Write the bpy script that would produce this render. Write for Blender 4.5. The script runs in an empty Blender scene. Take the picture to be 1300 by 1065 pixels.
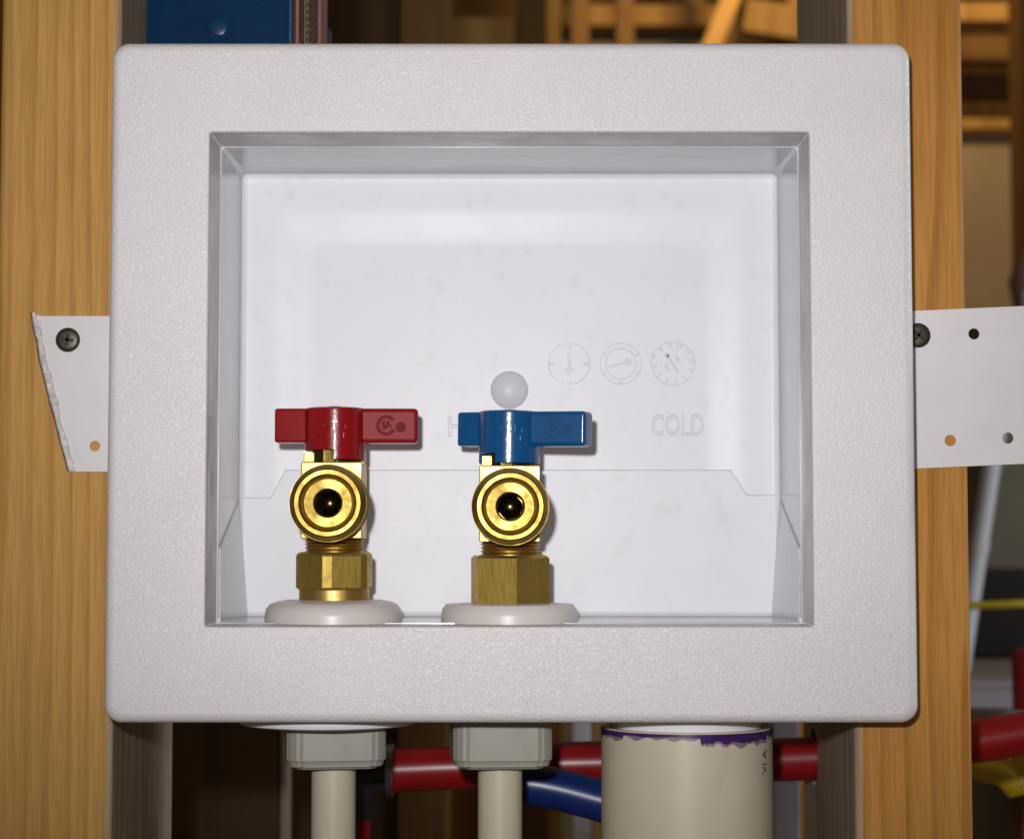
import bpy, bmesh, math, random
from mathutils import Vector, Matrix, noise
R = math.radians
random.seed(7)
scene = bpy.context.scene
col = scene.collection

# ------------------------------------------------------------------ camera
cam_d = bpy.data.cameras.new('camera')
cam_d.sensor_fit = 'HORIZONTAL'; cam_d.sensor_width = 36.0
cam_d.lens = 76.61
cam_d.shift_y = -0.0346
cam_d.clip_start = 0.02; cam_d.clip_end = 60
cam_d.dof.use_dof = True; cam_d.dof.focus_distance = 0.765; cam_d.dof.aperture_fstop = 17
cam = bpy.data.objects.new('camera', cam_d); col.objects.link(cam)
cam.location = (0.00063, -0.74665, -0.05447)
cam.rotation_euler = (R(90) + 0.0704, 0, 0.0004)
scene.camera = cam

# ------------------------------------------------------------------ light
world = bpy.data.worlds.new('World'); scene.world = world; world.use_nodes = True
wb = world.node_tree.nodes['Background']
wb.inputs['Color'].default_value = (1.0, 0.80, 0.58, 1); wb.inputs['Strength'].default_value = 0.10

def lamp(name, kind, loc, target, watts, colour, size):
    d = bpy.data.lights.new(name, kind); d.energy = watts; d.color = colour
    if kind == 'SPOT': d.spot_size = R(56); d.spot_blend = 1.0
    if kind == 'AREA': d.shape = 'DISK'; d.size = size
    else: d.shadow_soft_size = size
    o = bpy.data.objects.new(name, d); col.objects.link(o); o.location = loc
    o.rotation_euler = (Vector(target) - Vector(loc)).to_track_quat('-Z', 'Y').to_euler()
    return o
# the camera's flash, just above and left of the lens
lamp('camera_flash', 'SPOT', (-0.032, -0.752, 0.000), (0.012, 0.0, 0.065), 17.0, (0.985, 0.975, 1.0), 0.011)
# cool light from an opening at the right, behind the wall's face
lamp('window_light', 'AREA', (1.45, 0.30, 0.35), (0.2, 0.6, -0.2), 9, (0.86, 0.93, 1.0), 0.35)
# the work light hung in the room behind the wall
lamp('work_light', 'AREA', (0.50, 2.55, 1.65), (0.45, 4.5, 0.75), 30, (1.0, 0.72, 0.36), 0.16)

vs = scene.view_settings
vs.view_transform = 'Standard'; vs.look = 'None'; vs.exposure = 0.0; vs.gamma = 1.0; vs.use_curve_mapping = False
scene.cycles.max_bounces = 10; scene.cycles.diffuse_bounces = 6; scene.cycles.glossy_bounces = 6
scene.cycles.caustics_reflective = True
scene.cycles.sample_clamp_indirect = 4.0

# ------------------------------------------------------------------ materials
class NT:
    def __init__(s, name):
        s.m = bpy.data.materials.new(name); s.m.use_nodes = True
        s.t = s.m.node_tree; s.b = s.t.nodes['Principled BSDF']
    def n(s, kind, **kw):
        nd = s.t.nodes.new('ShaderNode' + kind)
        for k, v in kw.items():
            if k in nd.inputs: nd.inputs[k].default_value = v
            else: setattr(nd, k, v)
        return nd
    def l(s, a, b): s.t.links.new(a, b)
    def set(s, **kw):
        for k, v in kw.items(): s.b.inputs[k.replace('_', ' ')].default_value = v
    def coords(s, scale=(1, 1, 1), rot=(0, 0, 0)):
        tc = s.n('TexCoord'); mp = s.n('Mapping'); s.l(tc.outputs['Object'], mp.inputs['Vector'])
        mp.inputs['Scale'].default_value = scale; mp.inputs['Rotation'].default_value = rot
        return mp.outputs['Vector']
    def noise(s, vec, scale, detail=2, rough=.5, dist=0):
        nd = s.n('TexNoise'); s.l(vec, nd.inputs['Vector'])
        nd.inputs['Scale'].default_value = scale; nd.inputs['Detail'].default_value = detail
        nd.inputs['Roughness'].default_value = rough; nd.inputs['Distortion'].default_value = dist
        return nd.outputs['Fac']
    def ramp(s, fac, stops, interp='LINEAR'):
        r = s.n('ValToRGB'); s.l(fac, r.inputs['Fac']); e = r.color_ramp; e.interpolation = interp
        e.elements[0].position, e.elements[0].color = stops[0][0], (*stops[0][1], 1)
        e.elements[1].position, e.elements[1].color = stops[-1][0], (*stops[-1][1], 1)
        for p, c in stops[1:-1]:
            k = e.elements.new(p); k.color = (*c, 1)
        return r.outputs['Color']
    def math(s, op, a, b=None, c=None):
        nd = s.n('Math', operation=op)
        for i, v in enumerate((a, b, c)):
            if v is None: continue
            if isinstance(v, (int, float)): nd.inputs[i].default_value = v
            else: s.l(v, nd.inputs[i])
        return nd.outputs[0]
    def mix(s, fac, a, b, blend='MIX'):
        nd = s.n('Mix', data_type='RGBA', blend_type=blend)
        for i, v in ((0, fac), (6, a), (7, b)):
            if isinstance(v, (int, float)): nd.inputs[i].default_value = v
            elif isinstance(v, tuple): nd.inputs[i].default_value = (*v, 1)
            else: s.l(v, nd.inputs[i])
        return nd.outputs[2]
    def bump(s, height, strength, dist):
        b = s.n('Bump'); s.l(height, b.inputs['Height'])
        b.inputs['Strength'].default_value = strength; b.inputs['Distance'].default_value = dist
        s.l(b.outputs[0], s.b.inputs['Normal']); return b
    def colour(s, c): s.l(c, s.b.inputs['Base Color'])

def mat_plain(name, c, rough=.5, metal=0, spec=.5, var=.12, vscale=120, bump=0):
    t = NT(name); v = t.coords()
    f = t.noise(v, vscale, 4, .6)
    t.colour(t.ramp(f, [(.3, tuple(x * (1 - var) for x in c)), (.7, tuple(min(1, x * (1 + var)) for x in c))]))
    t.set(Roughness=rough, Metallic=metal, Specular_IOR_Level=spec)
    if bump: t.bump(t.noise(v, vscale * 4, 3), bump, .0004)
    return t.m

def mat_leather():
    t = NT('textured_white_plastic'); v = t.coords()
    a = t.noise(v, 1020, 2, .55, .8)
    b = t.noise(v, 1900, 2, .5, .3)
    h = t.math('ADD', t.math('MULTIPLY', t.ramp(a, [(.38, (0,) * 3), (.62, (1,) * 3)]), .75), t.math('MULTIPLY', b, .5))
    bp = t.bump(h, .72, .00018)
    t.l(t.ramp(t.noise(v, 13, 3, .55), [(.32, (.42,) * 3), (.68, (.95,) * 3)]), bp.inputs['Strength'])
    big = t.noise(v, 14, 4, .6)
    dirt = t.noise(v, 90, 5, .7)
    c = t.ramp(big, [(.3, (.765, .732, .738)), (.7, (.81, .782, .788))])
    c = t.mix(t.ramp(dirt, [(.60, (0,) * 3), (.78, (.35,) * 3)]), c, (.70, .62, .59))
    t.colour(c); t.set(Roughness=.36, Specular_IOR_Level=.45)
    return t.m

def mat_smooth_white(name, c, rough=.22, scuff=(.62, .58, .58), stretch=(60, 60, 8), amount=.5, spec=.5, sss=0, bmp=.12, rvar=(.8, 1.5)):
    t = NT(name); v = t.coords()
    sc = t.noise(t.coords(stretch), 3, 6, .7)
    sm = t.noise(v, 25, 4, .6)
    base = t.ramp(sm, [(.3, tuple(x * .965 for x in c)), (.7, c)])
    t.colour(t.mix(t.ramp(sc, [(.56, (0,) * 3), (.78, (amount,) * 3)]), base, scuff))
    r = t.ramp(t.noise(v, 60, 5, .65), [(.3, (rough * rvar[0],) * 3), (.75, (rough * rvar[1],) * 3)])
    t.l(r, t.b.inputs['Roughness']); t.set(Specular_IOR_Level=spec)
    t.bump(t.noise(v, 35, 2), bmp, .0006)
    if sss: t.set(Subsurface_Weight=sss, Subsurface_Radius=(.004, .003, .0025), Subsurface_Scale=1.0)
    return t.m

def mat_wood(name, light, dark, pith=(.02, .12), rings=260, tint=None, rough=.62, side=None, wobble=.030):
    # growth rings round a pith outside the board, stretched along its length
    t = NT(name); tc = t.n('TexCoord'); sep = t.n('SeparateXYZ'); t.l(tc.outputs['Object'], sep.inputs[0])
    wob = t.noise(t.coords((9, 9, 1.6)), 1.0, 3, .5)
    wob2 = t.noise(t.coords((40, 40, 3)), 1.0, 3, .5)
    dx = t.math('SUBTRACT', sep.outputs[0], pith[0]); dy = t.math('SUBTRACT', sep.outputs[1], pith[1])
    d = t.math('SQRT', t.math('ADD', t.math('MULTIPLY', dx, dx), t.math('MULTIPLY', dy, dy)))
    d = t.math('ADD', d, t.math('MULTIPLY', t.math('SUBTRACT', wob, .5), wobble))
    d = t.math('ADD', d, t.math('MULTIPLY', t.math('SUBTRACT', wob2, .5), .0035))
    saw = t.math('FRACT', t.math('MULTIPLY', d, rings))
    ring = t.ramp(saw, [(0, (0,) * 3), (.55, (.25,) * 3), (.86, (1,) * 3), (.97, (.8,) * 3), (1, (0,) * 3)])
    fib = t.noise(t.coords((900, 900, 30)), 1.0, 4, .65)
    big = t.noise(t.coords((16, 16, 2.2)), 1.0, 4, .6)
    c = t.mix(t.math('MULTIPLY', ring, t.ramp(big, [(.3, (.45,) * 3), (.7, (.85,) * 3)])), light, dark)
    c = t.mix(t.ramp(fib, [(.38, (.30,) * 3), (.56, (0,) * 3)]), c, tuple(x * .62 for x in dark))
    flk = t.noise(t.coords((1500, 1500, 110)), 1.0, 2, .5)
    c = t.mix(t.ramp(flk, [(.68, (0,) * 3), (.76, (.22,) * 3)]), c, tuple(x * .45 for x in dark))
    c = t.mix(t.ramp(flk, [(.24, (.2,) * 3), (.34, (0,) * 3)]), c, tuple(min(1, x * 1.35) for x in light))
    if tint:
        c = t.mix(t.ramp(t.noise(t.coords((22, 22, 1.4)), 1.0, 3, .5), [(.45, (0,) * 3), (.7, (.6,) * 3)]), c, tint)
    if side:                                                 # one face is weathered grey, its colour lightened for missing light
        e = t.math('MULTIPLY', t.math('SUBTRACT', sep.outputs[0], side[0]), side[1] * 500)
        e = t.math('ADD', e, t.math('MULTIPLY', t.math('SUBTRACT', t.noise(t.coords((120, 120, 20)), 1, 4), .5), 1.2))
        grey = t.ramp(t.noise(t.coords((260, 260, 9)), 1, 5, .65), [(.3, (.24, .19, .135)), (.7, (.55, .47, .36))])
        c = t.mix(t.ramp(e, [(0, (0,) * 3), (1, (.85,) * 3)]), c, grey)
    t.colour(c); t.set(Roughness=rough, Specular_IOR_Level=.25)
    h = t.math('ADD', t.math('MULTIPLY', fib, 1.0), t.math('MULTIPLY', t.noise(t.coords((300, 300, 60)), 1, 3), .7))
    t.bump(h, .55, .0005)
    return t.m

def mat_brass(name, c, rough, tarn, amount, lathe=False, bmp=.16, aniso=0):
    t = NT(name); v = t.coords()
    n1 = t.noise(v, 220, 5, .65); n2 = t.noise(t.coords((1500, 1500, 120) if not lathe else (90, 900, 90)), 1, 3, .6)
    t.colour(t.mix(t.ramp(n1, [(.42, (0,) * 3), (.68, (amount,) * 3)]), c, tarn))
    t.l(t.ramp(t.math('ADD', t.math('MULTIPLY', n1, .5), t.math('MULTIPLY', n2, .5)),
               [(.3, (rough * .7,) * 3), (.7, (min(1, rough * 1.6),) * 3)]), t.b.inputs['Roughness'])
    t.set(Metallic=1.0)
    if aniso:
        tg = t.n('Tangent'); tg.direction_type = 'RADIAL'; tg.axis = 'Y'
        t.l(tg.outputs[0], t.b.inputs['Tangent']); t.set(Anisotropic=aniso)
    t.bump(n2, bmp, .0002)
    return t.m

def mat_handle(name, c, rough=.2):
    t = NT(name); v = t.coords()
    t.colour(t.ramp(t.noise(v, 160, 4), [(.3, tuple(x * .85 for x in c)), (.7, c)]))
    t.set(Roughness=rough, Specular_IOR_Level=.65)
    t.bump(t.noise(v, 700, 3), .22, .0002)
    return t.m

M = {}
M['plate'] = mat_leather()
M['collar'] = mat_smooth_white('collar_plastic', (.65, .60, .595), .32, (.42, .36, .33), (7, 60, 7), .45)
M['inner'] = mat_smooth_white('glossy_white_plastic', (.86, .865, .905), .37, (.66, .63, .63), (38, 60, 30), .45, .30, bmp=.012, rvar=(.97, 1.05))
M['walls'] = mat_smooth_white('shaded_polished_plastic', (.61, .60, .63), .13, (.40, .36, .36), (7, 70, 7), .95, .5, bmp=.03)  # same plastic as the back, darkened in colour for grazing light
M['seam'] = mat_plain('grey_joint', (.58, .56, .58), .6)  # plain grey for the thin strip along the panel outline
M['relief'] = mat_smooth_white('shade_grey_relief_plastic', (.68, .67, .70), .35, amount=.2)  # greyer than the back wall, the relief's shading put into its colour
M['dome'] = mat_smooth_white('milky_dome_plastic', (.83, .825, .87), .34, amount=.1, sss=.4)
_d = M['dome'].node_tree.nodes['Principled BSDF'].inputs; _d['Transmission Weight'].default_value = .12; _d['IOR'].default_value = 1.4
M['nylon'] = mat_smooth_white('off_white_nylon', (.76, .715, .675), .30, (.60, .54, .48), (20, 20, 50), .4, sss=.2)
M['strap'] = mat_smooth_white('white_painted_strap', (.80, .76, .77), .33, (.62, .56, .56), (12, 60, 60), .4)
M['torn'] = mat_plain('torn_white_edge', (.72, .66, .64), .75, 0, .3, .28, 500, .8)
M['torn_dark'] = mat_plain('sheared_dark_edge', (.14, .09, .09), .7, 0, .3, .3, 600)
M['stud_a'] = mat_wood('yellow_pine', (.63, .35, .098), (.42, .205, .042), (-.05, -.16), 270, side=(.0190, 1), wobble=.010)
M['stud_b'] = mat_wood('orange_pine', (.57, .27, .055), (.33, .13, .018), (.03, -.10), 170, (.34, .105, .009), side=(-.0178, -1))
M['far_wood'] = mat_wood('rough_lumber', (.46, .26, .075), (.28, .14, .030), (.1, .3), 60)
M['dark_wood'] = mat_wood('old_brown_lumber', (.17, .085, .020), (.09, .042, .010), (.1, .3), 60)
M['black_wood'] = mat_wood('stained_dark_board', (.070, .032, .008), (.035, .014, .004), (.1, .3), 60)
M['brass'] = mat_brass('polished_brass', (.58, .41, .13), .37, (.40, .27, .07), .4, bmp=.06)
M['brass_turned'] = mat_brass('turned_brass', (.50, .35, .085), .40, (.29, .19, .035), .6, True, bmp=.09, aniso=.75)
M['brass_dull'] = mat_brass('tarnished_brass', (.58, .42, .10), .44, (.28, .19, .045), .55)
M['brass_dark'] = mat_brass('dark_brass', (.16, .11, .03), .45, (.08, .05, .01), .6)
M['bore'] = mat_plain('dark_bore', (.07, .05, .02), .35, .7, .5)
M['ball'] = mat_plain('dark_brass_ball', (.36, .25, .10), .27, 1, .5)
M['steel'] = mat_plain('grey_steel', (.42, .40, .38), .35, 1, .5)
M['red'] = mat_handle('red_plastic', (.31, .003, .006))
M['blue'] = mat_handle('blue_plastic', (.002, .092, .27))
M['red_matte'] = mat_handle('reflection_dark_red', (.20, .003, .004), .8)  # emblem red, darkened in colour to stand for a dark reflection
M['blue_matte'] = mat_handle('reflection_dark_blue', (.002, .075, .22), .8)  # emblem blue, a dark reflection put into its colour likewise
M['red_frosted'] = mat_handle('frosted_red_plastic', (.33, .004, .007), .62)
M['blue_frosted'] = mat_handle('frosted_blue_plastic', (.002, .092, .27), .4)
M['screw'] = mat_plain('dark_phosphate_steel', (.085, .075, .055), .42, .7, .5, .25, 900)
M['slot'] = mat_plain('recess_shade_black', (.012, .010, .008), .6)
M['grey_fit'] = mat_smooth_white('grey_green_plastic', (.38, .365, .31), .38, (.27, .26, .20), (60, 60, 10), .5)
M['pvc'] = mat_smooth_white('cream_pvc', (.64, .575, .43), .35, (.50, .42, .28), (40, 40, 12), .5)
M['primer'] = mat_plain('purple_primer', (.055, .016, .115), .3, 0, .5, .35, 150)
M['primer_wash'] = mat_plain('thin_purple_wash', (.27, .19, .24), .4, 0, .5, .3, 200)
M['ink'] = mat_plain('black_ink', (.02, .017, .015), .5)
M['pex_red'] = mat_plain('red_pex', (.26, .006, .008), .32, 0, .5, .12, 90)
M['pex_blue'] = mat_plain('blue_pex', (.006, .025, .14), .32, 0, .5, .12, 90)
M['ebox'] = mat_plain('blue_box_plastic', (.0015, .030, .088), .22, 0, .3, .15, 60, .05)
M['ebox_edge'] = mat_plain('pale_blue_edge', (.012, .11, .24), .35, 0, .4)
M['ebox_boss'] = mat_plain('blue_boss_plastic', (.002, .045, .11), .3, 0, .3)
M['pink'] = mat_plain('salmon_sleeve', (.33, .15, .13), .5, 0, .4, .2, 200)
M['ribbed'] = mat_plain('grey_brown_clip', (.36, .27, .23), .5, 0, .4, .2, 200)
M['black'] = mat_plain('black_fitting_plastic', (.02, .018, .018), .25)
M['drywall'] = mat_plain('brown_paper_board', (.31, .235, .15), .8, 0, .2, .12, 6)
M['grey_board'] = mat_plain('grey_board', (.24, .205, .15), .8, 0, .2, .1, 6)
M['white_pipe'] = mat_plain('white_pipe', (.72, .73, .76), .35, 0, .5, .06, 10)
M['white_sheet'] = mat_plain('lilac_white_sheet', (.46, .43, .50), .6, 0, .3, .1, 12)
M['yellow'] = mat_plain('yellow_plastic', (.50, .36, .012), .4, 0, .5)
M['concrete'] = mat_plain('dusty_floor', (.20, .16, .115), .85, 0, .2, .25, 4, .2)
M['clay'] = mat_plain('clay', (.34, .19, .13), .7, 0, .3, .2, 12)

# ------------------------------------------------------------------ helpers
mm = .001
def link(name, me, m, parent=None, smooth=35, label=None):
    if smooth is not None:
        me.shade_smooth(); me.set_sharp_from_angle(angle=R(smooth))
    if m is not None:
        me.materials.clear(); me.materials.append(M[m])
    o = bpy.data.objects.new(name, me); col.objects.link(o)
    if smooth is not None:
        wn = o.modifiers.new('weighted', 'WEIGHTED_NORMAL'); wn.keep_sharp = True; wn.weight = 50
    if parent is not None:
        off = Vector(parent.location)
        if parent.parent: off = off + Vector(parent.parent.location)
        if parent.type == 'EMPTY':
            me.transform(Matrix.Translation(-off))
        o.parent = parent
        if parent.type != 'EMPTY' and parent.parent is not None and parent.parent.type == 'EMPTY':
            me.transform(Matrix.Translation(-Vector(parent.parent.location)))
    if label: o['label'] = label
    return o
def thing(name, label, cat, loc, group=None):
    o = bpy.data.objects.new(name, None); col.objects.link(o)
    o.empty_display_size = .02; o.location = [c * mm for c in loc]
    tag(o, label, cat, group); return o
def tag(o, label=None, cat=None, group=None, kind=None):
    if label: o['label'] = label
    if cat: o['category'] = cat
    if group: o['group'] = group
    if kind: o['kind'] = kind
    return o
def bm_mesh(name, bm, scale=mm):
    bmesh.ops.recalc_face_normals(bm, faces=bm.faces)
    me = bpy.data.meshes.new(name); bm.to_mesh(me); bm.free()
    if scale != 1: me.transform(Matrix.Scale(scale, 4))
    return me
def box(bm, x0, x1, y0, y1, z0, z1, bev=0, seg=2):
    mt = Matrix.Translation(((x0 + x1) / 2, (y0 + y1) / 2, (z0 + z1) / 2)) @ Matrix.Diagonal((x1 - x0, y1 - y0, z1 - z0, 1))
    r = bmesh.ops.create_cube(bm, size=1, matrix=mt)
    vs_ = r['verts']
    if bev:
        es = list({e for v in vs_ for e in v.link_edges})
        r = bmesh.ops.bevel(bm, geom=es, offset=bev, segments=seg, profile=.5, affect='EDGES')
        vs_ = r['verts']
    return vs_
def lathe(bm, prof, c, axis='z', seg=48, a0=0):
    # prof: (radius, height along axis); axis 'z' up, 'y' towards +Y, 'x' to the right
    rings = []
    def P(r, h, a):
        u, w = r * math.cos(a), r * math.sin(a)
        if axis == 'z': p = (u, w, h)
        elif axis == 'y': p = (u, h, w)
        else: p = (h, u, w)
        return Vector(c) + Vector(p)
    for r, h in prof:
        if r < 1e-6: rings.append([bm.verts.new(P(0, h, 0))])
        else: rings.append([bm.verts.new(P(r, h, a0 + 2 * math.pi * i / seg)) for i in range(seg)])
    for A, B in zip(rings, rings[1:]):
        for i in range(seg):
            j = (i + 1) % seg
            if len(A) == 1 and len(B) == 1: continue
            if len(A) == 1: bm.faces.new((A[0], B[i], B[j]))
            elif len(B) == 1: bm.faces.new((A[i], A[j], B[0]))
            else: bm.faces.new((A[i], A[j], B[j], B[i]))
    for ring, ok in ((rings[0], True), (rings[-1], True)):
        if len(ring) > 1: bm.faces.new(ring)
def lathe_mesh(name, prof, c, axis='z', seg=48, a0=0):
    bm = bmesh.new(); lathe(bm, prof, c, axis, seg, a0); return bm_mesh(name, bm)
def poly_prism(bm, pts, y0, y1):
    a = [bm.verts.new((x, y0, z)) for x, z in pts]; b = [bm.verts.new((x, y1, z)) for x, z in pts]
    bm.faces.new(a); bm.faces.new(b[::-1]); n = len(pts)
    for i in range(n):
        j = (i + 1) % n; bm.faces.new((a[j], a[i], b[i], b[j]))
def curve_mesh(name, loops, extrude, bevel=0, fill='BOTH', cyclic=True):
    # loops of (x, z) in mm in the X-Z plane, holes cut out; thickness 2*extrude about y=0
    cu = bpy.data.curves.new(name, 'CURVE'); cu.dimensions = '2D'; cu.fill_mode = fill
    cu.extrude = extrude; cu.bevel_depth = bevel; cu.bevel_resolution = 1
    for lp in loops:
        s = cu.splines.new('POLY'); s.points.add(len(lp) - 1); s.use_cyclic_u = cyclic
        for p, (x, z) in zip(s.points, lp): p.co = (x, z, 0, 1)
    return from_curve(name, cu)
def from_curve(name, cu):
    o = bpy.data.objects.new(name, cu); col.objects.link(o)
    dg = bpy.context.evaluated_depsgraph_get(); dg.update()
    me = bpy.data.meshes.new_from_object(o.evaluated_get(dg))
    bpy.data.objects.remove(o); bpy.data.curves.remove(cu)
    me.transform(Matrix.Rotation(R(90), 4, 'X'))            # XY sheet stands up in XZ
    return me
def text_mesh(s, size, extrude, bevel=0, outline=False, xs=1.0, align='CENTER'):
    cu = bpy.data.curves.new('writing', 'FONT'); cu.body = s; cu.size = size; cu.align_x = align; cu.align_y = 'CENTER'
    cu.extrude = extrude; cu.bevel_depth = bevel; cu.bevel_resolution = 0; cu.resolution_u = 4
    if outline: cu.fill_mode = 'NONE'
    me = from_curve('writing', cu)
    me.transform(Matrix.Diagonal((xs, 1, 1, 1)))
    return me
def join(name, meshes):
    bm = bmesh.new()
    for me in meshes: bm.from_mesh(me); bpy.data.meshes.remove(me)
    me = bpy.data.meshes.new(name); bm.to_mesh(me); bm.free(); return me
def moved(me, x, y, z, rot=0, s=1):
    me.transform(Matrix.Translation((x, y, z)) @ Matrix.Rotation(R(rot), 4, 'Y') @ Matrix.Scale(s, 4)); return me
def circle(cx, cz, r, n=32, rev=False):
    p = [(cx + r * math.cos(2 * math.pi * i / n), cz + r * math.sin(2 * math.pi * i / n)) for i in range(n)]
    return p[::-1] if rev else p
def tube(bm, pts, rad, seg=20):
    pts = [Vector(p) for p in pts]; rings = []
    for i, p in enumerate(pts):
        d = (pts[min(i + 1, len(pts) - 1)] - pts[max(i - 1, 0)]).normalized()
        u = d.cross(Vector((0, 0, 1)))
        if u.length < 1e-3: u = Vector((1, 0, 0))
        u.normalize(); w = u.cross(d)
        rings.append([bm.verts.new(p + rad * (math.cos(a) * u + math.sin(a) * w)) for a in [2 * math.pi * k / seg for k in range(seg)]])
    for A, B in zip(rings, rings[1:]):
        for i in range(seg):
            j = (i + 1) % seg; bm.faces.new((A[i], A[j], B[j], B[i]))
    bm.faces.new(rings[0]); bm.faces.new(rings[-1])
def smooth_path(pts, n=10):
    out = []
    P = [Vector(p) for p in pts]; P = [2 * P[0] - P[1]] + P + [2 * P[-1] - P[-2]]
    for i in range(1, len(P) - 2):
        for k in range(n):
            t = k / n; a, b, c, d = P[i - 1:i + 3]
            out.append(.5 * ((2 * b) + (c - a) * t + (2 * a - 5 * b + 4 * c - d) * t * t + (3 * b - a - 3 * c + d) * t ** 3))
    out.append(P[-2]); return out
def board(name, x0, x1, y0, y1, z0, z1, m, label, cat, group=None, bev=2.5, rot=None):
    cx, cy = (x0 + x1) / 2, (y0 + y1) / 2
    bm = bmesh.new(); box(bm, x0 - cx, x1 - cx, y0 - cy, y1 - cy, z0 if rot is None else z0 - (z0 + z1) / 2, z1 if rot is None else z1 - (z0 + z1) / 2, bev)
    o = link(name, bm_mesh(name, bm), m)
    o.location = (cx * mm, cy * mm, 0 if rot is None else (z0 + z1) / 2 * mm)
    if rot: o.rotation_euler = [R(a) for a in rot]
    return tag(o, label, cat, group)

FLOOR = -1050
# ================================================================== setting
bm = bmesh.new(); box(bm, -6000, 6000, -1500, 6200, FLOOR - 60, FLOOR)
tag(link('floor', bm_mesh('floor', bm), 'concrete', None, None), 'dusty bare floor of the unfinished room', None, None, 'structure')
bm = bmesh.new(); box(bm, -5000, 5000, 5600, 5650, FLOOR + 2, 2600)
tag(link('wall', bm_mesh('wall', bm), 'dark_wood', None, None), 'dark sheathing closing the far side of the room', None, None, 'structure')

# ================================================================== studs of the wall
def stud(name, x0, x1, m, label, hole=None):
    bm = bmesh.new(); cx, cy = (x0 + x1) / 2, 98
    box(bm, x0 - cx, x1 - cx, 28.2 - cy, 168 - cy, FLOOR, 1350, 3.2, 3)
    me = bm_mesh(name, bm)
    o = link(name, me, m); o.location = (cx * mm, cy * mm, 0)
    if hole:
        hb = bmesh.new(); lathe(hb, [(hole[2], -60), (hole[2], 60)], (0, hole[0] - cy, hole[1]), 'x', 28)
        hm = bm_mesh('cutter', hb); ho = bpy.data.objects.new('cutter', hm); col.objects.link(ho); ho.location = o.location
        md = o.modifiers.new('b', 'BOOLEAN'); md.object = ho; md.operation = 'DIFFERENCE'; md.solver = 'EXACT'
        dg = bpy.context.evaluated_depsgraph_get(); dg.update()
        nm = bpy.data.meshes.new_from_object(o.evaluated_get(dg)); o.modifiers.remove(md); o.data = nm
        bpy.data.objects.remove(ho)
        nm.shade_smooth(); nm.set_sharp_from_angle(angle=R(35))
    return tag(o, label, 'stud')
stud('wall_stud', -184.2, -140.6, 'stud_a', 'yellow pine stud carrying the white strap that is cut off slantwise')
sr = stud('wall_stud', 121.2, 162.8, 'stud_b', 'orange pine stud drilled for the red pipe, behind the long white strap', (135, -142, 11.5))

# ================================================================== the outlet box
ob = thing('outlet_box', 'white plastic washing machine outlet box with open recess between two studs', 'outlet box', (0, 30, -118))

def rrect(w, h, r, n=8, cx=0, cz=0):
    p = []
    for sx, sz, a in ((1, 1, 0), (-1, 1, 90), (-1, -1, 180), (1, -1, 270)):
        for i in range(n + 1):
            t = R(a + 90 * i / n)
            p.append((cx + sx * (w / 2 - r) + r * math.cos(t), cz + sz * (h / 2 - r) + r * math.sin(t)))
    return p
def ring_strip(bm, loops):
    # loops: list of (points, y)
    vv = [[bm.verts.new((x, y, z)) for x, z in p] for p, y in loops]
    for A, B in zip(vv, vv[1:]):
        n = len(A)
        for i in range(n):
            j = (i + 1) % n; bm.faces.new((A[i], A[j], B[j], B[i]))
OX, OZ, OW, OH = -.6, .5, 207.6, 170.2
PW, PH = 277.6, 234.6
bm = bmesh.new()
L = [(rrect(PW - 6, PH - 6, 3, cx=0), 25.5), (rrect(PW, PH, 6), 25.5)]
for k in range(7):
    a = k / 6 * math.pi / 2; f = 3.6
    ins = f * (1 - math.cos(a)); L.append((rrect(PW - 2 * ins, PH - 2 * ins, max(6 - ins * .6, 2)), f - f * math.sin(a)))
for t in (.25, .5, .75):
    L.append((rrect(PW - 7.2 - t * (PW - 7.2 - OW - 1.6), PH - 7.2 - t * (PH - 7.2 - OH - 1.6), 3.5 * (1 - t) + 1.2 * t, cx=OX * t, cz=OZ * t), 0))
for k in range(4):
    a = k / 3 * math.pi / 2; f = .8
    L.append((rrect(OW + 2 * f - 2 * f * math.sin(a), OH + 2 * f - 2 * f * math.sin(a), 1.2 - .5 * math.sin(a), cx=OX, cz=OZ), f - f * math.cos(a)))
L.append((rrect(OW, OH, .7, cx=OX, cz=OZ), 3.0))
L.append((rrect(OW + 3, OH + 3, .7, cx=OX, cz=OZ), 3.0))
ring_strip(bm, L)
plate = link('face_plate', bm_mesh('face_plate', bm), 'plate', ob, 60)

bm = bmesh.new()
ring_strip(bm, [(rrect(OW + 4, OH + 4, 1.5, cx=OX, cz=OZ), 3.2), (rrect(OW + .3, OH + .3, .7, cx=OX, cz=OZ), 3.2), (rrect(OW, OH, .6, cx=OX, cz=OZ), 3.5),
                (rrect(OW + .3, OH + .5, .6, cx=OX, cz=OZ), 28.9), (rrect(OW + .7, OH + .9, .6, cx=OX, cz=OZ), 29.3),
                (rrect(OW + 4, OH + 4, 1.5, cx=OX, cz=OZ), 29.3), (rrect(OW + 4, OH + 4, 1.5, cx=OX, cz=OZ), 3.2)])
link('collar', bm_mesh('collar', bm), 'collar', ob, 40)

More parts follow.
